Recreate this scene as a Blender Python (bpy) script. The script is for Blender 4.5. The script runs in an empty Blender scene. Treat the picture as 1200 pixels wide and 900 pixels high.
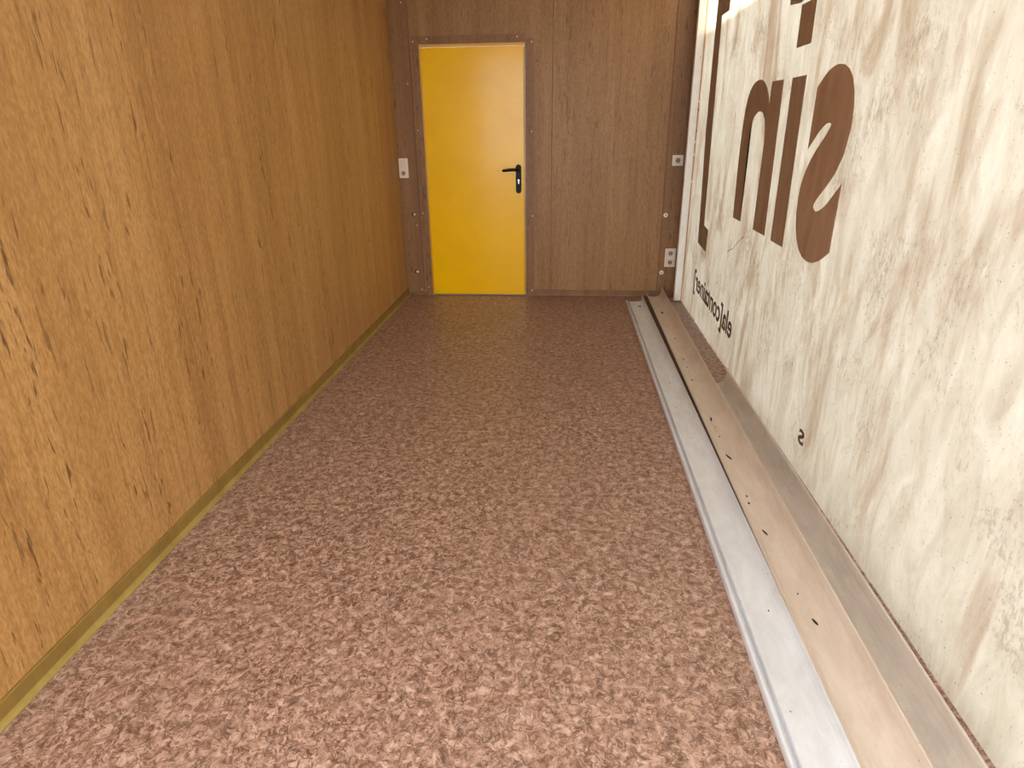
import bpy, bmesh, math, random
from mathutils import Vector, Matrix
random.seed(7)
S = bpy.context.scene
COL = S.collection

# ------------------------------------------------------------------ camera
cam_d = bpy.data.cameras.new('camera'); cam = bpy.data.objects.new('camera', cam_d); COL.objects.link(cam)
cam_d.sensor_fit = 'HORIZONTAL'; cam_d.sensor_width = 36.0; cam_d.lens = 731.5 / 1200 * 36
cam_d.clip_start = 0.02
_r = Vector((0.99678119, 0.0792261, -0.01226724)); _u = Vector((-0.01849422, 0.37612453, 0.92638453)); _w = Vector((-0.07800785, 0.9231758, -0.37637908))
cam.matrix_world = Matrix(((_r.x, _u.x, -_w.x, 0), (_r.y, _u.y, -_w.y, 0), (_r.z, _u.z, -_w.z, 1.37246), (0, 0, 0, 1)))
S.camera = cam

# ------------------------------------------------------------------ light
W = bpy.data.worlds.new('world'); S.world = W; W.use_nodes = True
wn = W.node_tree.nodes; wn.clear()
wo = wn.new('ShaderNodeOutputWorld'); wb = wn.new('ShaderNodeBackground')
wb.inputs[0].default_value = (0.965, 0.985, 1.0, 1); wb.inputs[1].default_value = 5.9
W.node_tree.links.new(wb.outputs[0], wo.inputs[0])
sun_d = bpy.data.lights.new('sun', 'SUN'); sun = bpy.data.objects.new('sun', sun_d); COL.objects.link(sun)
sun_d.energy = 30.0; sun_d.angle = math.radians(1.2); sun_d.color = (1.0, 0.93, 0.80)
SUN_EL = math.radians(26); SUN_AZ = math.radians(8)        # from +X, a little from the far end
sun_dir = Vector((-math.cos(SUN_EL) * math.cos(SUN_AZ), math.cos(SUN_EL) * math.sin(SUN_AZ), -math.sin(SUN_EL)))
sun.rotation_euler = sun_dir.to_track_quat('-Z', 'Y').to_euler()
S.view_settings.view_transform = 'Standard'; S.view_settings.look = 'None'
S.view_settings.exposure = 0.08; S.view_settings.gamma = 1.0; S.view_settings.use_curve_mapping = False

D = 5.459          # back wall
XL = -1.3907       # left wall
XP = 1.0109        # inner face of the white panel
Y0 = -0.45         # open end of the container, behind the camera
ZC = 2.52          # ceiling

# ------------------------------------------------------------------ helpers
def srgb(r, g, b):
    def f(c):
        c /= 255.0
        return c / 12.92 if c <= 0.04045 else ((c + 0.055) / 1.055) ** 2.4
    return (f(r), f(g), f(b), 1)

def mat(name, col, rough=0.5, metal=0.0, spec=0.5, coat=0.0):
    m = bpy.data.materials.new(name); m.use_nodes = True
    b = m.node_tree.nodes['Principled BSDF']
    b.inputs['Base Color'].default_value = col; b.inputs['Roughness'].default_value = rough
    b.inputs['Metallic'].default_value = metal; b.inputs['Specular IOR Level'].default_value = spec
    b.inputs['Coat Weight'].default_value = coat
    return m

class NT:
    def __init__(s, m): s.t = m.node_tree; s.b = s.t.nodes['Principled BSDF']
    def n(s, typ, **kw):
        x = s.t.nodes.new(typ)
        for k, v in kw.items(): setattr(x, k, v)
        return x
    def l(s, a, b): s.t.links.new(a, b)
    def coord(s, scale=(1, 1, 1), rot=(0, 0, 0)):
        c = s.n('ShaderNodeTexCoord'); mp = s.n('ShaderNodeMapping')
        mp.inputs['Scale'].default_value = scale; mp.inputs['Rotation'].default_value = rot
        s.l(c.outputs['Object'], mp.inputs[0]); return mp.outputs[0]
    def noise(s, vec, scale, detail=4, rough=0.55, dist=0.0):
        x = s.n('ShaderNodeTexNoise'); s.l(vec, x.inputs['Vector'])
        x.inputs['Scale'].default_value = scale; x.inputs['Detail'].default_value = detail
        x.inputs['Roughness'].default_value = rough; x.inputs['Distortion'].default_value = dist
        return x.outputs['Fac']
    def ramp(s, fac, stops, interp='LINEAR'):
        x = s.n('ShaderNodeValToRGB'); x.color_ramp.interpolation = interp; e = x.color_ramp.elements
        while len(e) < len(stops): e.new(0.5)
        for i, (p, c) in enumerate(stops):
            e[i].position = p; e[i].color = c if len(c) == 4 else (*c, 1)
        s.l(fac, x.inputs[0]); return x.outputs[0]
    def mix(s, fac, a, b, mode='MIX'):
        x = s.n('ShaderNodeMix', data_type='RGBA', blend_type=mode)
        for i, v in ((0, fac), (6, a), (7, b)):
            if hasattr(v, 'links'): s.l(v, x.inputs[i])
            else: x.inputs[i].default_value = v
        return x.outputs[2]
    def math(s, op, a, b=0.0, clamp=False):
        x = s.n('ShaderNodeMath', operation=op, use_clamp=clamp)
        for i, v in ((0, a), (1, b)):
            if hasattr(v, 'links'): s.l(v, x.inputs[i])
            else: x.inputs[i].default_value = v
        return x.outputs[0]
    def bump(s, h, strength=0.2, dist=0.002):
        x = s.n('ShaderNodeBump'); x.inputs['Strength'].default_value = strength; x.inputs['Distance'].default_value = dist
        s.l(h, x.inputs['Height']); s.l(x.outputs[0], s.b.inputs['Normal'])

def g(v): return (v, v, v, 1)

# ------------------------------------------------------------------ materials
def wood(name, base, dark, light, rough=0.42, tick_amt=0.85):
    m = mat(name, base, rough, spec=0.4); t = NT(m)
    broad = t.noise(t.coord((1, 1, 0.06)), 7, 3, 0.6, 0.3)
    c = t.ramp(broad, [(0.32, tuple(0.45 * d + 0.55 * b for d, b in zip(dark, base))), (0.5, base), (0.70, tuple(0.5 * d + 0.5 * b for d, b in zip(light, base)))])
    streak = t.noise(t.coord((1, 1, 0.03)), 38, 3, 0.6, 0.15)
    c = t.mix(t.ramp(streak, [(0.36, g(0.35)), (0.50, g(0.0))]), c, dark)
    fine = t.noise(t.coord((1, 1, 0.30)), 130, 3, 0.7, 0.4)
    c = t.mix(t.ramp(fine, [(0.38, g(0.45)), (0.56, g(0.0))]), c, dark)
    c = t.mix(t.ramp(fine, [(0.54, g(0.0)), (0.70, g(0.35))]), c, light)
    # short dark ticks gathered in vertical bands
    band = t.noise(t.coord((1, 1, 0.015)), 13, 2, 0.5, 0.1)
    tick = t.noise(t.coord((1, 1, 0.13)), 75, 2, 0.5, 0.7)
    tk = t.math('MULTIPLY', t.ramp(tick, [(0.60, g(0)), (0.68, g(1))]), t.ramp(band, [(0.46, g(0.12)), (0.58, g(1))]))
    dk = tuple(x * 0.42 for x in dark[:3]) + (1,)
    c = t.mix(t.math('MULTIPLY', tk, tick_amt), c, dk)
    tick2 = t.noise(t.coord((1.3, 1.3, 0.15)), 85, 2, 0.5, 0.7)
    tk2 = t.math('MULTIPLY', t.ramp(tick2, [(0.61, g(0)), (0.69, g(0.6))]), t.ramp(band, [(0.48, g(0.1)), (0.62, g(1))]))
    c = t.mix(tk2, c, light)
    t.l(c, t.b.inputs['Base Color']); t.bump(fine, 0.15, 0.001)
    return m

M = {}
M['wood_left'] = wood('golden_oak_laminate', srgb(178, 134, 80), srgb(140, 98, 52), srgb(202, 160, 106), 0.5)
M['wood_back'] = wood('brown_oak_laminate', srgb(156, 116, 72), srgb(122, 84, 46), srgb(178, 138, 92), 0.45, 0.5)
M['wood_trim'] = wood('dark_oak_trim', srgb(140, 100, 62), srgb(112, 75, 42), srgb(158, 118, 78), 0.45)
M['wood_ceiling'] = mat('ceiling_board', srgb(205, 190, 165), 0.7)

m = mat('marbled_vinyl', (0.4, 0.25, 0.18, 1), 0.42); t = NT(m); M['floor'] = m
co = t.coord()
wrp = t.n('ShaderNodeTexNoise'); t.l(co, wrp.inputs['Vector']); wrp.inputs['Scale'].default_value = 22; wrp.inputs['Detail'].default_value = 5
vadd = t.n('ShaderNodeVectorMath', operation='MULTIPLY_ADD'); t.l(wrp.outputs['Color'], vadd.inputs[0])
vadd.inputs[1].default_value = (0.05, 0.05, 0.05); t.l(co, vadd.inputs[2]); wv = vadd.outputs[0]
blot = t.noise(wv, 40, 6, 0.70, 0.5)
c = t.ramp(blot, [(0.33, srgb(122, 92, 76)), (0.44, srgb(152, 120, 104)), (0.52, srgb(178, 145, 128)), (0.64, srgb(202, 173, 156))])
v1 = t.math('ABSOLUTE', t.math('SUBTRACT', t.noise(wv, 34, 5, 0.6, 0.8), 0.5))
v2 = t.noise(co, 30, 3, 0.6, 0.5)
vein = t.math('MULTIPLY', t.ramp(v1, [(0.0, g(1)), (0.02, g(0.8)), (0.05, g(0))]), t.ramp(v2, [(0.38, g(0)), (0.50, g(1))]))
c = t.mix(t.math('MULTIPLY', vein, 0.85), c, srgb(84, 58, 44))
fine = t.noise(wv, 120, 3, 0.7, 0.5)
c = t.mix(t.ramp(fine, [(0.36, g(0.5)), (0.52, g(0))]), c, srgb(112, 82, 66))
c = t.mix(t.ramp(t.noise(co, 2.2, 3, 0.6, 0.4), [(0.58, g(0)), (0.8, g(0.35))]), c, srgb(120, 92, 76))
t.l(c, t.b.inputs['Base Color']); t.bump(blot, 0.08, 0.001)
t.b.inputs['Specular IOR Level'].default_value = 0.35

# weathered translucent white panel
m = mat('weathered_white_sheet', (0.8, 0.8, 0.75, 1), 0.45); t = NT(m); M['panel'] = m
co = t.coord()
st = t.noise(t.coord((1, 1, 0.30)), 11, 7, 0.76, 0.9)
c = t.ramp(st, [(0.30, srgb(222, 216, 204)), (0.5, srgb(238, 235, 226)), (0.66, srgb(248, 246, 240))])
sm = t.noise(t.coord((1, 1, 0.35)), 4.5, 6, 0.7, 0.7)
c = t.mix(t.ramp(sm, [(0.50, g(0)), (0.66, g(0.65))]), c, srgb(206, 188, 168))
rs = t.math('MULTIPLY', t.noise(t.coord((1, 1, 0.5)), 75, 4, 0.75, 0.4), t.noise(co, 3.1, 3, 0.6))
c = t.mix(t.ramp(rs, [(0.31, g(0)), (0.40, g(0.45))]), c, srgb(176, 158, 138))
sp = t.noise(co, 130, 2, 0.5)
c = t.mix(t.ramp(sp, [(0.70, g(0)), (0.74, g(0.6))]), c, srgb(130, 116, 100))
t.l(c, t.b.inputs['Base Color']); t.bump(st, 0.15, 0.003)
tr = t.n('ShaderNodeBsdfTranslucent'); t.l(c, tr.inputs[0])
mx = t.n('ShaderNodeMixShader'); mx.inputs[0].default_value = 0.55
outn = [x for x in t.t.nodes if x.type == 'OUTPUT_MATERIAL'][0]
t.l(t.b.outputs[0], mx.inputs[1]); t.l(tr.outputs[0], mx.inputs[2]); t.l(mx.outputs[0], outn.inputs[0])

def film(name, a, b, thru=0.0):
    m = mat(name, a, 0.5); t = NT(m)
    c = t.ramp(t.noise(t.coord((1, 1, 0.25)), 12, 5, 0.65, 0.6), [(0.35, b), (0.62, a)])
    t.l(c, t.b.inputs['Base Color'])
    if thru:
        tr = t.n('ShaderNodeBsdfTranslucent'); t.l(c, tr.inputs[0]); mx = t.n('ShaderNodeMixShader'); mx.inputs[0].default_value = thru
        outn = [x for x in t.t.nodes if x.type == 'OUTPUT_MATERIAL'][0]
        t.l(t.b.outputs[0], mx.inputs[1]); t.l(tr.outputs[0], mx.inputs[2]); t.l(mx.outputs[0], outn.inputs[0])
    return m
M['letter'] = film('brown_lettering_film', srgb(200, 170, 146), srgb(182, 150, 124), 0.3)
M['letter_dark'] = film('dark_lettering_film', srgb(122, 100, 80), srgb(104, 82, 64), 0.3)
M['letter_pale'] = film('sunlit_lettering_film', srgb(232, 210, 184), srgb(218, 192, 162), 0.5)  # paler copy of the brown film, sunlight put into the colour

def dirty(name, a, b, rough=0.4, dark=(60, 48, 38)):
    m = mat(name, a, rough); t = NT(m)
    c = t.ramp(t.noise(t.coord((1, 0.35, 1)), 14, 6, 0.7, 0.4), [(0.35, b), (0.6, a)])
    c = t.mix(t.ramp(t.noise(t.coord((1, 0.8, 1)), 90, 2, 0.5), [(0.74, g(0)), (0.78, g(0.75))]), c, srgb(*dark))
    t.l(c, t.b.inputs['Base Color']); return m
M['white_metal'] = dirty('white_painted_channel', srgb(216, 219, 224), srgb(200, 202, 206), 0.38)
M['beige_metal'] = dirty('beige_painted_channel', srgb(218, 204, 190), srgb(203, 188, 172), 0.42)
M['grey_metal'] = dirty('grey_beige_channel', srgb(206, 196, 186), srgb(190, 180, 169), 0.45)
M['post_white'] = dirty('white_post_paint', srgb(248, 248, 246), srgb(240, 239, 235), 0.4)
M['yellow'] = None
m = mat('yellow_door_enamel', srgb(250, 198, 0), 0.15, 0, 0.34); t = NT(m); M['yellow'] = m
c = t.ramp(t.noise(t.coord(), 3, 4, 0.6, 0.3), [(0.3, srgb(246, 190, 0)), (0.7, srgb(252, 200, 0))])
c = t.mix(t.ramp(t.noise(t.coord((1, 1, 0.5)), 22, 4, 0.7), [(0.70, g(0)), (0.80, g(0.35))]), c, srgb(150, 104, 10))
t.l(c, t.b.inputs['Base Color']); t.bump(t.noise(t.coord(), 45, 3, 0.6), 0.12, 0.001)
M['yellow_frame'] = mat('yellow_frame_enamel', srgb(226, 168, 4), 0.38)
M['black'] = mat('black_plastic', srgb(12, 10, 12), 0.45, spec=0.2)
M['silver'] = mat('brushed_steel', srgb(225, 225, 225), 0.25, 0.6)
M['socket'] = mat('cream_plastic', srgb(226, 212, 194), 0.3)
M['socket_rim'] = mat('cream_plastic_bright', srgb(238, 226, 210), 0.28)
M['hole'] = mat('dark_hole', srgb(24, 16, 12), 0.8)
M['recess'] = mat('socket_recess', srgb(150, 132, 116), 0.5)
M['screw'] = mat('bright_screw_head', srgb(226, 214, 196), 0.3, 0.3)
M['plug'] = mat('white_plug_plastic', srgb(236, 226, 208), 0.35)
M['seam'] = mat('panel_joint', srgb(92, 62, 38), 0.6)
M['base_left'] = film('olive_skirting_vinyl', srgb(140, 112, 54), srgb(124, 96, 42))
M['base_toe'] = film('olive_skirting_toe', srgb(158, 136, 72), srgb(142, 118, 58))
M['base_back'] = film('brown_skirting_vinyl', srgb(128, 92, 58), srgb(112, 78, 48))
M['rawwood'] = film('raw_plywood_edge', srgb(214, 170, 126), srgb(176, 128, 88))
M['concrete'] = film('grey_concrete', srgb(112, 110, 106), srgb(96, 94, 90))
M['blocker'] = film('blocker_pale_grey', srgb(200, 200, 196), srgb(186, 186, 182))  # for the added wall that blocks the sun
M['shade_brown'] = film('gap_shade_brown', srgb(82, 54, 36), srgb(64, 40, 26))  # dark brown for the shade painted between the channels
M['threshold'] = mat('threshold_metal', srgb(120, 98, 66), 0.5, 0.3)

# ------------------------------------------------------------------ mesh helpers
def bx(bm, x0, x1, y0, y1, z0, z1, bevel=0.0):
    r = bmesh.ops.create_cube(bm, size=1.0)
    vs = r['verts']
    for v in vs:
        v.co = Vector(((x0 + x1) / 2 + v.co.x * (x1 - x0), (y0 + y1) / 2 + v.co.y * (y1 - y0), (z0 + z1) / 2 + v.co.z * (z1 - z0)))
    if bevel > 0:
        es = list({e for v in vs for e in v.link_edges})
        bmesh.ops.bevel(bm, geom=es, offset=bevel, segments=2, affect='EDGES', profile=0.6)

def cyl(bm, c, r, depth, axis='y', seg=24, r2=None):
    rot = {'y': Matrix.Rotation(math.pi / 2, 4, 'X'), 'x': Matrix.Rotation(math.pi / 2, 4, 'Y'), 'z': Matrix.Identity(4)}[axis]
    bmesh.ops.create_cone(bm, cap_ends=True, segments=seg, radius1=r, radius2=r if r2 is None else r2, depth=depth,
                          matrix=Matrix.Translation(c) @ rot)

def prism(bm, pts, f):
    """closed outline pts (a,b); f(a,b,side) -> 3-D point for side 0/1"""
    a = [bm.verts.new(f(p[0], p[1], 0)) for p in pts]; b = [bm.verts.new(f(p[0], p[1], 1)) for p in pts]
    n = len(pts)
    bm.faces.new(a); bm.faces.new(list(reversed(b)))
    for i in range(n): bm.faces.new((a[i], b[i], b[(i + 1) % n], a[(i + 1) % n]))

def obj(name, bm, m, parent=None, smooth=False):
    bmesh.ops.recalc_face_normals(bm, faces=bm.faces)
    me = bpy.data.meshes.new(name); bm.to_mesh(me); bm.free()
    if m: me.materials.append(m)
    if smooth:
        for p in me.polygons: p.use_smooth = True
    o = bpy.data.objects.new(name, me); COL.objects.link(o)
    if parent: o.parent = parent; o.matrix_parent_inverse = parent.matrix_world.inverted()
    return o

def tag(o, label, cat, group=None, kind=None):
    o['label'] = label
    o['category'] = cat
    if group: o['group'] = group
    if kind: o['kind'] = kind
    return o

def empty(name, loc):
    o = bpy.data.objects.new(name, None); COL.objects.link(o); o.location = loc
    o.empty_display_size = 0.05
    o.matrix_world = Matrix.Translation(loc)
    return o

def sheet(bm, prof, y0, y1, t=0.0025, shift=0.0, yref=0.0, ny=1):
    """thin bent sheet: open profile (x,z) extruded along y; x drifts by shift per metre"""
    n = len(prof); off = []
    for i in range(n):
        a = Vector(prof[max(i - 1, 0)]); b = Vector(prof[min(i + 1, n - 1)]); d = (b - a).normalized()
        off.append((prof[i][0] + d.y * t, prof[i][1] - d.x * t))
    loop = list(prof) + off[::-1]
    rows = []
    for k in range(ny + 1):
        y = y0 + (y1 - y0) * k / ny
        rows.append([bm.verts.new((p[0] + shift * (y - yref), y, max(p[1], 0.0005))) for p in loop])
    L = len(loop)
    for k in range(ny):
        for i in range(L): bm.faces.new((rows[k][i], rows[k][(i + 1) % L], rows[k + 1][(i + 1) % L], rows[k + 1][i]))
    for row in (rows[0], rows[-1]):
        for i in range(n - 1): bm.faces.new((row[i], row[i + 1], row[L - 2 - i], row[L - 1 - i]))

# ------------------------------------------------------------------ the setting
bm = bmesh.new(); bx(bm, XL - 0.06, 1.09, Y0, D + 0.06, -0.08, 0)
tag(obj('floor', bm, M['floor']), 'pink-brown marbled vinyl floor of the container', 'floor', kind='structure')
bm = bmesh.new(); bx(bm, XL - 0.05, XL, Y0, D + 0.05, 0, ZC)
tag(obj('wall_left', bm, M['wood_left']), 'golden oak laminate wall on the left', 'wall', kind='structure')
bm = bmesh.new(); bx(bm, XL - 0.05, 1.09, Y0, D + 0.06, ZC, ZC + 0.06)
tag(obj('ceiling', bm, M['wood_ceiling']), 'pale board ceiling of the container', 'ceiling', kind='structure')

# back wall, with the door opening left free
DX0, DX1, DH = -1.1623, -0.3280, 2.003
bm = bmesh.new()
bx(bm, XL, DX0 - 0.004, D, D + 0.05, 0, ZC); bx(bm, DX1 + 0.004, 1.09, D, D + 0.05, 0, ZC); bx(bm, DX0 - 0.004, DX1 + 0.004, D, D + 0.05, DH + 0.003, ZC)
wb_o = tag(obj('wall_back', bm, M['wood_back']), 'brown oak laminate end wall with the yellow door in it', 'wall', kind='structure')
for x, w_ in ((-0.109, 0.0035), (0.82, 0.004), (-1.236, 0.004)):
    bm = bmesh.new(); bx(bm, x - w_ / 2, x + w_ / 2, D - 0.0015, D + 0.001, 0.05, ZC)
    obj('panel_joint', bm, M['seam'], wb_o)
# overlapping corner strip beside the left corner
bm = bmesh.new(); bx(bm, XL + 0.001, -1.240, D - 0.006, D, 0.0, ZC, 0.0015)
obj('corner_strip', bm, M['wood_trim'], wb_o)
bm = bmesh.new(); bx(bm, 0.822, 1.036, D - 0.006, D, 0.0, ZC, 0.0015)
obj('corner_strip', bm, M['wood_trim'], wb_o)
def screw_at(x, z, parent, r=0.0055, y=D, m=None):
    bm = bmesh.new(); bmesh.ops.create_uvsphere(bm, u_segments=10, v_segments=6, radius=r)
    for v in bm.verts: v.co = Vector((x + v.co.x, y + v.co.y * 0.45, z + v.co.z))
    return obj('screw', bm, m or M['screw'], parent)
for x, z in ((-1.277, 2.292), (-1.267, 1.73), (-1.269, 0.619), (-1.262, 0.054)): screw_at(x, z, wb_o, y=D - 0.006)
screw_at(0.831, 1.742, wb_o, 0.004)
for x, z in ((-0.234, 1.874), (0.13, 1.873)):
    bm = bmesh.new(); cyl(bm, Vector((x, D - 0.001, z)), 0.0045, 0.003); obj('nail_hole', bm, M['hole'], wb_o)

# translucent white panel wall on the right with its lettering
bm = bmesh.new(); bx(bm, XP, XP + 0.004, Y0, 5.292, 0.004, ZC)
wr = tag(obj('wall_right', bm, M['panel']), 'weathered white panel wall on the right with big brown mirrored lettering', 'wall', kind='structure')
bm = bmesh.new(); bx(bm, XP + 0.028, XP + 0.07, 5.31, D, 0, ZC)
obj('wall_end', bm, M['wood_back'], wr)

LF = lambda th: (lambda a, b, s: (XP - th * s, a, b))
def part_outline(name, pts, m, th=0.0012):
    bm = bmesh.new(); prism(bm, pts, LF(th))
    bmesh.ops.triangulate(bm, faces=[f for f in bm.faces if len(f.verts) > 4]); return obj(name, bm, m, wr)
# big closing bracket (seen from behind)
bm = bmesh.new()
prism(bm, [(4.968, 2.053), (4.800, 2.053), (4.600, 2.053), (4.600, 2.238), (4.968, 2.238)], LF(0.0012))
prism(bm, [(4.960, 1.371), (4.755, 1.371), (4.800, 2.053), (4.968, 2.053)], LF(0.0012))
prism(bm, [(4.873, 0.720), (4.705, 0.720), (4.755, 1.371), (4.960, 1.371)], LF(0.0012))
prism(bm, [(4.860, 0.573), (4.566, 0.552), (4.558, 0.708), (4.705, 0.720), (4.873, 0.720)], LF(0.0012))
obj('bracket_mark', bm, M['letter'], wr)
# letter n, mirrored: leg far, stem near
n_out = [(3.940, 0.872), (3.955, 1.10), (3.961, 1.232), (3.956, 1.378), (3.938, 1.470), (3.915, 1.522), (3.879, 1.560), (3.845, 1.580), (3.804, 1.594), (3.755, 1.601), (3.703, 1.602), (3.655, 1.595), (3.613, 1.580), (3.572, 1.556), (3.541, 1.530), (3.515, 1.505), (3.500, 1.478),
         (3.497, 1.580), (3.318, 1.577), (3.293, 0.864), (3.505, 0.864), (3.502, 1.17), (3.503, 1.30), (3.524, 1.376), (3.548, 1.412), (3.581, 1.436), (3.612, 1.446), (3.645, 1.449), (3.680, 1.446), (3.712, 1.437), (3.745, 1.422), (3.770, 1.400), (3.790, 1.372), (3.802, 1.33), (3.800, 1.237), (3.785, 1.05), (3.765, 0.872)]
part_outline('letter_n', n_out, M['letter'])
bm = bmesh.new()
prism(bm, [(3.187, 0.858), (3.008, 0.856), (3.020, 1.574), (3.197, 1.575)], LF(0.0012))
prism(bm, [(3.204, 1.694), (3.026, 1.694), (3.030, 1.860), (3.208, 1.860)], LF(0.0012))
obj('letter_i', bm, M['letter'], wr)
part_outline('sunlit_mark', [(3.375, 1.885), (3.24, 1.872), (3.02, 1.880), (3.02, 2.02), (3.405, 2.02)], M['letter_pale'])  # brown mark coloured pale to stand in for sun on it

def text_part(name, body, y0, z0, width, height, m, bold=0.0, slope=0.0, th=0.001):
    cu = bpy.data.curves.new(name, 'FONT'); cu.body = body; cu.size = 1.0; cu.offset = bold; cu.extrude = 0.01; cu.resolution_u = 6
    to = bpy.data.objects.new(name, cu); COL.objects.link(to)
    bpy.context.view_layer.update()
    me = bpy.data.meshes.new_from_object(to.evaluated_get(bpy.context.evaluated_depsgraph_get()))
    bpy.data.objects.remove(to)
    xs = [v.co.x for v in me.vertices]; ys = [v.co.y for v in me.vertices]
    ax, bxm, ay, by = min(xs), max(xs), min(ys), max(ys)
    for v in me.vertices:
        u = (v.co.x - ax) / (bxm - ax); w = (v.co.y - ay) / (by - ay)
        v.co = Vector((XP - (th if v.co.z > 0 else -0.0002), y0 + u * width, z0 + w * height + slope * u))
    me.materials.clear(); me.materials.append(m); me.name = name
    o = bpy.data.objects.new(name, me); COL.objects.link(o); o.parent = wr
    return o
text_part('letter_s', 's', 2.480, 0.852, 0.418, 0.735, M['letter'], 0.035)
text_part('small_lettering', 'ela[container]', 3.668, 0.143, 1.192, 0.190, M['letter_dark'], 0.018, 0.043)
text_part('small_letter', 's', 2.405, 0.130, 0.060, 0.066, M['letter_dark'], 0.012)
# thin scratch and small fixing lugs at the foot of the panel
bm = bmesh.new()
sc = [(3.98, 0.66), (3.86, 0.70), (3.74, 0.765), (3.66, 0.80)]
for a, b in zip(sc, sc[1:]):
    prism(bm, [(a[0], a[1]), (b[0], b[1]), (b[0], b[1] + 0.0035), (a[0], a[1] + 0.0035)], LF(0.0006))
obj('scratch', bm, M['recess'], wr)
for y in (4.70, 3.66):
    bm = bmesh.new(); bx(bm, XP - 0.010, XP + 0.002, y - 0.03, y + 0.03, 0.001, 0.022, 0.003); obj('fixing_lug', bm, M['post_white'], wr)
# bare wooden edge showing between post and panel, with bits of debris
bm = bmesh.new(); bx(bm, 1.0025, XP + 0.02, 5.294, 5.335, 0.004, ZC)
ed = obj('edge_strip', bm, M['rawwood'], wr)
for z in (1.56, 1.50, 1.18, 1.35, 1.27, 0.98):
    bm = bmesh.new(); bmesh.ops.create_icosphere(bm, subdivisions=1, radius=0.006)
    for v in bm.verts: v.co = Vector((1.006 + v.co.x * 0.7, 5.291 + v.co.y * 0.5, z + v.co.z * (1 + random.random() * 2)))
    obj('paint_flake', bm, random.choice([M['hole'], M['post_white']]), ed)

# white post
bm = bmesh.new(); bx(bm, 0.9475, 1.0020, 5.296, 5.345, 0.010, ZC, 0.002)
post = tag(obj('trim_1', bm, M['post_white']), 'white upright post in front of the far right corner', 'post', kind='structure')
for x, z in ((0.983, 0.049), (0.958, 0.026), (0.966, 0.62), (0.979, 1.10), (0.984, 1.62), (0.988, 1.86)):
    screw_at(x, z, post, 0.003, 5.296, M['recess'])

# baseboards
def skirting_profile(h, toe): return [(0, h), (0.006, h), (0.008, h - 0.004), (0.008, toe * 0.9), (0.011, toe * 0.45), (0.019, 0.002), (0.0, 0.0)]
bm = bmesh.new(); prism(bm, skirting_profile(0.062, 0.022), lambda a, b, s: (XL + a, Y0 if s else D - 0.001, b))
bl = tag(obj('baseboard_left', bm, M['base_left']), 'olive vinyl baseboard along the left wall', 'baseboard', kind='structure')
bm = bmesh.new(); prism(bm, [(0.0085, 0.018), (0.0115, 0.0095), (0.0205, 0.003), (0.0205, 0.001), (0.006, 0.001)], lambda a, b, s: (XL + a, Y0 if s else D - 0.02, b))
obj('skirting_toe', bm, M['base_toe'], bl)
bm = bmesh.new(); prism(bm, skirting_profile(0.058, 0.022), lambda a, b, s: (-0.252 if s else 1.035, D - a, b))
tag(obj('baseboard_back', bm, M['base_back']), 'brown baseboard along the end wall right of the yellow door', 'baseboard', kind='structure')
bm = bmesh.new(); prism(bm, skirting_profile(0.03, 0.018), lambda a, b, s: (XL + 0.02 if s else -1.222, D - a, b))
tag(obj('baseboard_corner', bm, M['base_back']), 'short brown baseboard between the left corner and the door', 'baseboard', kind='structure')

# outside: yard and an added unseen block that shades the lower panel
bm = bmesh.new(); bx(bm, -14, 14, -16, 16, -0.30, -0.18)
tag(obj('ground', bm, M['concrete']), 'grey concrete yard outside the container', 'ground', kind='structure')
NX = 3.3; NH = 2.02 + (NX - XP) * math.tan(SUN_EL) / math.cos(SUN_AZ)
bm = bmesh.new(); bx(bm, NX, NX + 2.4, -3, 10, -0.18, NH)
tag(obj('wall_sun_blocker', bm, M['blocker']), 'pale wall added out of view on the right to shade the lower panel', 'wall', kind='structure')

# ------------------------------------------------------------------ yellow door
door = tag(empty('door_1', (DX0, D, 0)), 'yellow steel door with black lever handle in the brown end wall', 'door', kind='structure')
bm = bmesh.new(); bx(bm, DX0 + 0.010, DX1 - 0.009, D + 0.004, D + 0.045, 0.014, DH - 0.022, 0.002)
leaf = obj('door_leaf', bm, M['yellow'], door)
bm = bmesh.new()
bx(bm, DX0, DX0 + 0.008, D - 0.001, D + 0.05, 0.0, DH); bx(bm, DX1 - 0.0085, DX1, D + 0.028, D + 0.05, 0.0, DH); bx(bm, DX0 + 0.008, DX1, D - 0.001, D + 0.05, DH - 0.019, DH)
obj('door_frame', bm, M['yellow_frame'], door)
bm = bmesh.new(); bx(bm, DX0 + 0.005, DX1 + 0.01, D - 0.006, D + 0.048, 0.0, 0.010, 0.001); obj('threshold', bm, M['threshold'], door)
T = 0.009
def trim(pts, screws):
    bm = bmesh.new(); prism(bm, pts, lambda a, b, s: (a, D - T * s + 0.0005, b)); o = obj('door_trim', bm, M['wood_trim'], door)
    for x, z in screws: screw_at(x, z, o, 0.0055, D - T)
trim([(-1.219, 0.0), (DX0 - 0.001, 0.0), (DX0 - 0.001, DH + 0.001), (-1.219, 2.062)], ((-1.204, 2.025), (-1.208, 1.381), (-1.209, 0.72), (-1.198, 0.078)))
trim([(-1.218, 2.0625), (DX0, DH + 0.002), (DX1 + 0.001, DH + 0.002), (-0.322, 2.0625)], ((-1.093, 2.040), (-0.386, 2.042)))
trim([(DX1 + 0.003, 0.0), (-0.253, 0.0), (-0.253, 2.030), (-0.319, 2.030), (DX1 + 0.003, 2.030)], ((-0.274, 2.005), (-0.274, 1.363), (-0.267, 0.696), (-0.271, 0.053)))

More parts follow.
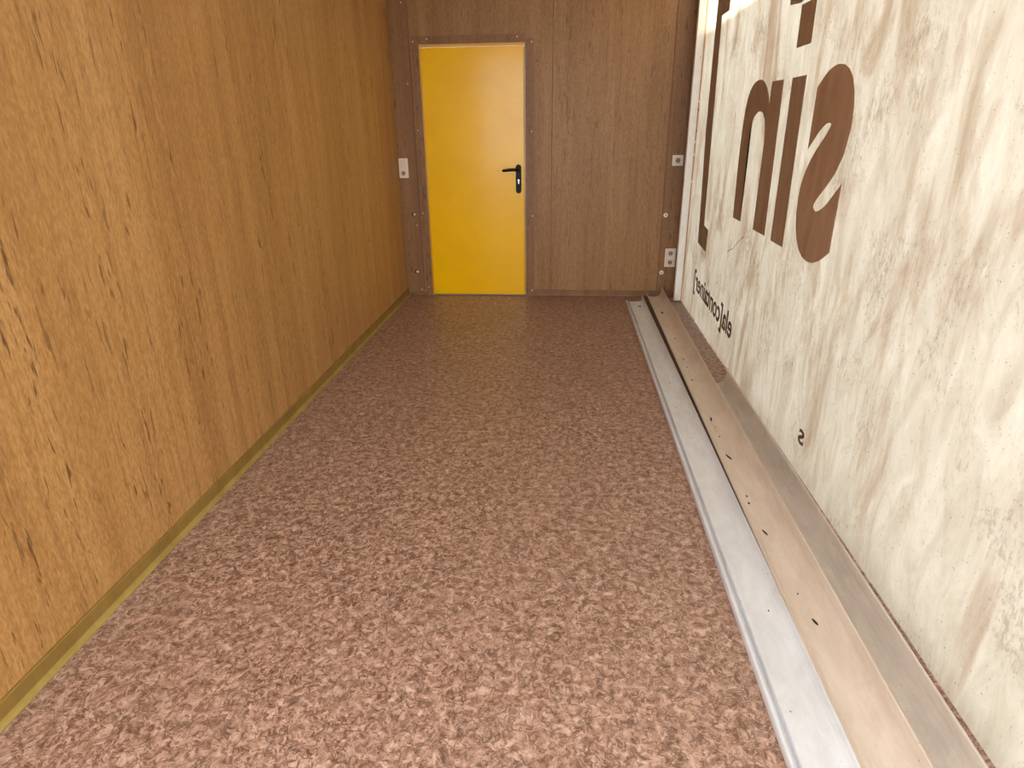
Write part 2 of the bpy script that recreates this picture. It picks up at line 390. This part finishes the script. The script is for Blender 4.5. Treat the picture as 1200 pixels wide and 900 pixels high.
# handle: long rounded black plate, lever pointing left, cylinder with key slot
hx = -0.383; ya = D + 0.004
bm = bmesh.new()
out = []
for k in range(13): a = math.pi * k / 12; out.append((hx + 0.023 * math.cos(a), 1.088 + 0.023 * math.sin(a)))
for k in range(13): a = math.pi + math.pi * k / 12; out.append((hx + 0.023 * math.cos(a), 0.903 + 0.023 * math.sin(a)))
prism(bm, out, lambda a, b, s: (a, ya - 0.010 * s, b))
hd = obj('door_handle', bm, M['black'], leaf)
bm = bmesh.new()
cyl(bm, Vector((hx, ya - 0.028, 1.072)), 0.0125, 0.046)
lever = [(hx + 0.011, 1.072), (hx - 0.03, 1.071), (hx - 0.07, 1.070), (hx - 0.110, 1.066), (hx - 0.132, 1.064)]
rings = []
for i, (x, z) in enumerate(lever):
    r = (0.0125, 0.0118, 0.0112, 0.0112, 0.0085)[i]; ring = []
    for k in range(14):
        a = 2 * math.pi * k / 14; ring.append(bm.verts.new((x, ya - 0.050 + r * 0.75 * math.cos(a), z + r * math.sin(a))))
    rings.append(ring)
for a, b in zip(rings, rings[1:]):
    for k in range(14): bm.faces.new((a[k], a[(k + 1) % 14], b[(k + 1) % 14], b[k]))
bm.faces.new(rings[0]); bm.faces.new(rings[-1])
obj('lever', bm, M['black'], leaf, True)
bm = bmesh.new(); cyl(bm, Vector((hx, ya - 0.0115, 0.984)), 0.0085, 0.006); bx(bm, hx - 0.005, hx + 0.005, ya - 0.0145, ya - 0.010, 0.958, 0.984, 0.001)
obj('lock_cylinder', bm, M['silver'], leaf)

# ------------------------------------------------------------------ sockets and switches
def ring_disc(bm, x, y, z, r0, r1, d):
    n = 28
    a = [[bm.verts.new((x + r * math.cos(2 * math.pi * k / n), yy, z + r * math.sin(2 * math.pi * k / n))) for k in range(n)] for r, yy in ((r0, y), (r1, y), (r1, y - d), (r0, y - d))]
    for i in range(4):
        p, q = a[i], a[(i + 1) % 4]
        for k in range(n): bm.faces.new((p[k], p[(k + 1) % n], q[(k + 1) % n], q[k]))

def outlet(name, label, cat, x0, x1, z0, z1, depth, gangs, group=None, D=D - 0.006):
    cx = (x0 + x1) / 2
    e = tag(empty(name, (cx, D, z0)), label, cat, group)
    bm = bmesh.new(); bx(bm, x0, x1, D - depth, D, z0, z1, 0.004)
    obj('housing', bm, M['socket_rim'], e)
    n = len(gangs); h = (z1 - z0) / n
    for i, kd in enumerate(gangs):
        a = z1 - h * (i + 1); b = a + h; cz = (a + b) / 2; yf = D - depth; rr = min(x1 - x0, h) / 2
        bm = bmesh.new()
        if kd == 'switch':
            bx(bm, x0 + 0.011, x1 - 0.011, yf - 0.006, yf + 0.001, a + 0.009, b - 0.009, 0.003)
            o = obj('rocker', bm, M['socket'], e)
            bm = bmesh.new(); bx(bm, x0 + 0.006, x1 - 0.006, yf - 0.0008, yf + 0.001, a + 0.0005, a + 0.0035); obj('gap', bm, M['recess'], e)
        else:
            bx(bm, x0 + 0.008, x1 - 0.008, yf - 0.003, yf + 0.001, a + 0.007, b - 0.007, 0.002)
            o = obj('socket_face', bm, M['socket'], e); y = yf - 0.003
            bm = bmesh.new(); ring_disc(bm, cx, y + 0.0005, cz, rr * 0.50, rr * 0.58, 0.0045); obj('socket_collar', bm, M['socket_rim'], o)
            bm = bmesh.new(); cyl(bm, Vector((cx, y - 0.0003, cz)), rr * 0.50, 0.002); obj('socket_well', bm, M['recess'], o)
            for s in (-1, 1):
                bm = bmesh.new(); cyl(bm, Vector((cx + s * 0.0095, y - 0.0018, cz)), 0.0042, 0.002, seg=12); obj('pin_hole', bm, M['hole'], o)
                bm = bmesh.new(); bx(bm, cx - 0.003, cx + 0.003, y - 0.003, y, cz + s * rr * 0.44 - 0.003, cz + s * rr * 0.44 + 0.003); obj('earth_clip', bm, M['hole'], o)
    return e
outlet('switch_socket', 'cream light switch above a round socket, left of the yellow door', 'socket', -1.384, -1.309, 1.012, 1.168, 0.030, ('switch', 'socket'))
outlet('wall_socket', 'single square cream socket high beside the white post', 'socket', 0.866, 0.953, 1.090, 1.172, 0.012, ('socket',))
outlet('double_wall_socket', 'double cream socket low on the end wall beside the white post', 'socket', 0.867, 0.957, 0.268, 0.424, 0.012, ('socket', 'socket'))

# ------------------------------------------------------------------ round wall plugs
def plug(x, z, r, label, broken=False):
    e = tag(empty('wall_plug', (x, D, z)), label, 'wall plug', 'round wall plugs')
    bm = bmesh.new(); yw = D - 0.006
    if broken:
        cyl(bm, Vector((x - 0.004, yw - 0.001, z)), r * 1.15, 0.003); obj('hole', bm, M['hole'], e)
        bm = bmesh.new(); bmesh.ops.create_icosphere(bm, subdivisions=2, radius=r * 0.8)
        for v in bm.verts: v.co = Vector((x + 0.005 + v.co.x * (1 + 0.25 * random.random()), yw - 0.004 + v.co.y * 0.7, z + v.co.z * (0.8 + 0.3 * random.random())))
        obj('plug_stub', bm, M['plug'], e)
    else:
        cyl(bm, Vector((x, yw - 0.004, z)), r, 0.010, r2=r * 0.8)
        bmesh.ops.bevel(bm, geom=[q for q in bm.edges], offset=0.001, segments=1, affect='EDGES'); obj('plug_body', bm, M['plug'], e)
        bm = bmesh.new(); cyl(bm, Vector((x, yw - 0.0095, z)), r * 0.30, 0.002); obj('centre_screw', bm, M['recess'], e)
plug(-1.290, 0.713, 0.013, 'chipped white wall plug between left corner and door, upper one', True)
plug(-1.296, 0.216, 0.015, 'chipped white wall plug between left corner and door, lower one', True)
plug(0.848, 0.700, 0.0195, 'round white wall plug above the double socket')
plug(0.850, 0.217, 0.0195, 'round white wall plug just below the double socket')

# ------------------------------------------------------------------ the long metal channels on the floor
YN = 0.35; YB = 0.93
def marks(parent, pts, z, name='screw_hole'):
    for x, y, rx, ry, rot in pts:
        bm = bmesh.new(); bmesh.ops.create_cone(bm, cap_ends=True, segments=12, radius1=1, radius2=1, depth=1)
        for v in bm.verts:
            a, b = v.co.x * rx, v.co.y * ry
            v.co = Vector((x + a * math.cos(rot) - b * math.sin(rot), y + a * math.sin(rot) + b * math.cos(rot), z + v.co.z * 0.0012))
        obj(name, bm, M['hole'], parent)

A = tag(empty('metal_channel', (0.60, 2.8, 0)), 'long white channel with flat middle, lying nearest the open floor', 'metal channel', 'long metal channels on the floor')
bm = bmesh.new(); sheet(bm, [(0.537, 0.0), (0.5375, 0.016), (0.540, 0.021), (0.545, 0.022), (0.551, 0.019), (0.557, 0.013), (0.5615, 0.011)], YN, 5.27)
obj('side_lip', bm, M['white_metal'], A)
bm = bmesh.new(); sheet(bm, [(0.5600, 0.006), (0.5605, 0.029), (0.563, 0.031), (0.60, 0.031), (0.635, 0.0315), (0.652, 0.034), (0.662, 0.040), (0.668, 0.049), (0.6705, 0.058)], YN, 5.175)
pa = obj('base_plate', bm, M['white_metal'], A)
bm = bmesh.new(); sheet(bm, [(0.6685, 0.050), (0.6712, 0.0605), (0.6735, 0.0625), (0.676, 0.061), (0.6765, 0.0)], YN, 5.265)
obj('side_rim', bm, M['white_metal'], A)
marks(pa, [(0.618, 3.35, 0.003, 0.007, 0), (0.600, 3.01, 0.002, 0.004, 0), (0.632, 1.53, 0.002, 0.004, 0), (0.658, 1.38, 0.002, 0.003, 0.4), (0.61, 2.66, 0.002, 0.003, 0), (0.645, 4.1, 0.002, 0.004, 0), (0.628, 3.72, 0.0015, 0.003, 0)], 0.0335 - 0.0020)
marks(pa, [(0.632, 5.02, 0.020, 0.013, 0.35)], 0.0320, 'rust_stain')

def shift_marks(parent, pts, z): marks(parent, pts, z)
SH = 0.0105
B = tag(empty('metal_channel', (0.76, 2.8, 0)), 'long beige channel with one high curved side, between the two other channels', 'metal channel', 'long metal channels on the floor')
xb = 0.685
profB = [(0.0, 0.026), (0.0, 0.045), (0.002, 0.048), (0.006, 0.047), (0.014, 0.036), (0.026, 0.027), (0.045, 0.023), (0.075, 0.023), (0.092, 0.026), (0.105, 0.033), (0.115, 0.044), (0.1215, 0.058), (0.1240, 0.066), (0.1275, 0.100), (0.1300, 0.1015), (0.1330, 0.1000), (0.1335, 0.0)]
bm = bmesh.new(); sheet(bm, [(p[0] + xb, p[1]) for p in profB[:13]], YB, 5.375, 0.0025, SH, 1.7)
pb = obj('channel_body', bm, M['beige_metal'], B)
bm = bmesh.new(); sheet(bm, [(p[0] + xb, p[1]) for p in profB[12:]], YB, 5.372, 0.0025, SH, 1.7)
obj('side_rim', bm, M['beige_metal'], B)
bm = bmesh.new(); rows = []  # dark sheet added to stand in for shade in the gap beside this channel
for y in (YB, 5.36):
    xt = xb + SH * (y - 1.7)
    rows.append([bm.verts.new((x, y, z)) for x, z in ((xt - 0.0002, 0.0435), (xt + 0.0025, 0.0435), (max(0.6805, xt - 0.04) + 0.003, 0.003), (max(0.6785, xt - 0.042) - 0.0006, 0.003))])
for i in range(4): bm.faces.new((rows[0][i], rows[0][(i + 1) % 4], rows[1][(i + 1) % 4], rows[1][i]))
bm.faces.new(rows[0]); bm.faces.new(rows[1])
tag_o = obj('gap_shade', bm, M['shade_brown'], B); tag_o['label'] = 'dark brown sheet standing in for shade between two channels'
marks(pb, [(0.788, 4.86, 0.008, 0.028, 0), (0.783, 4.20, 0.004, 0.012, 0), (0.767, 3.77, 0.0035, 0.01, 0), (0.764, 3.63, 0.003, 0.007, 0), (0.756, 3.42, 0.004, 0.009, 0), (0.761, 3.55, 0.002, 0.004, 0),
           (0.751, 2.89, 0.0045, 0.022, -0.15), (0.750, 2.70, 0.003, 0.007, 0), (0.745, 2.50, 0.005, 0.024, 0.35), (0.739, 2.18, 0.0032, 0.007, 0), (0.734, 2.13, 0.004, 0.007, 0), (0.740, 1.94, 0.0035, 0.018, 0.3),
           (0.752, 2.8, 0.002, 0.004, 0), (0.748, 1.62, 0.002, 0.004, 0), (0.757, 1.50, 0.004, 0.014, 0.3)], 0.0245)

Cc = tag(empty('metal_channel', (0.88, 1.9, 0)), 'shorter grey-beige channel lying against the foot of the white panel', 'metal channel', 'long metal channels on the floor')
xc = 0.8500
profC = [(0.0, 0.0), (0.0, 0.046), (0.004, 0.048), (0.010, 0.036), (0.020, 0.026), (0.032, 0.021), (0.044, 0.021), (0.056, 0.026), (0.067, 0.036), (0.076, 0.052), (0.082, 0.072), (0.0855, 0.103), (0.089, 0.105), (0.0925, 0.103), (0.093, 0.0)]
bm = bmesh.new(); sheet(bm, [(p[0] + xc, p[1]) for p in profC], YB, 3.385, 0.0025, 0.008, 3.385)
pc = obj('channel_body', bm, M['grey_metal'], Cc)
marks(pc, [(0.8655, 2.37, 0.003, 0.007, 0), (0.872, 2.22, 0.002, 0.004, 0), (0.862, 2.0, 0.002, 0.004, 0)], 0.0225)
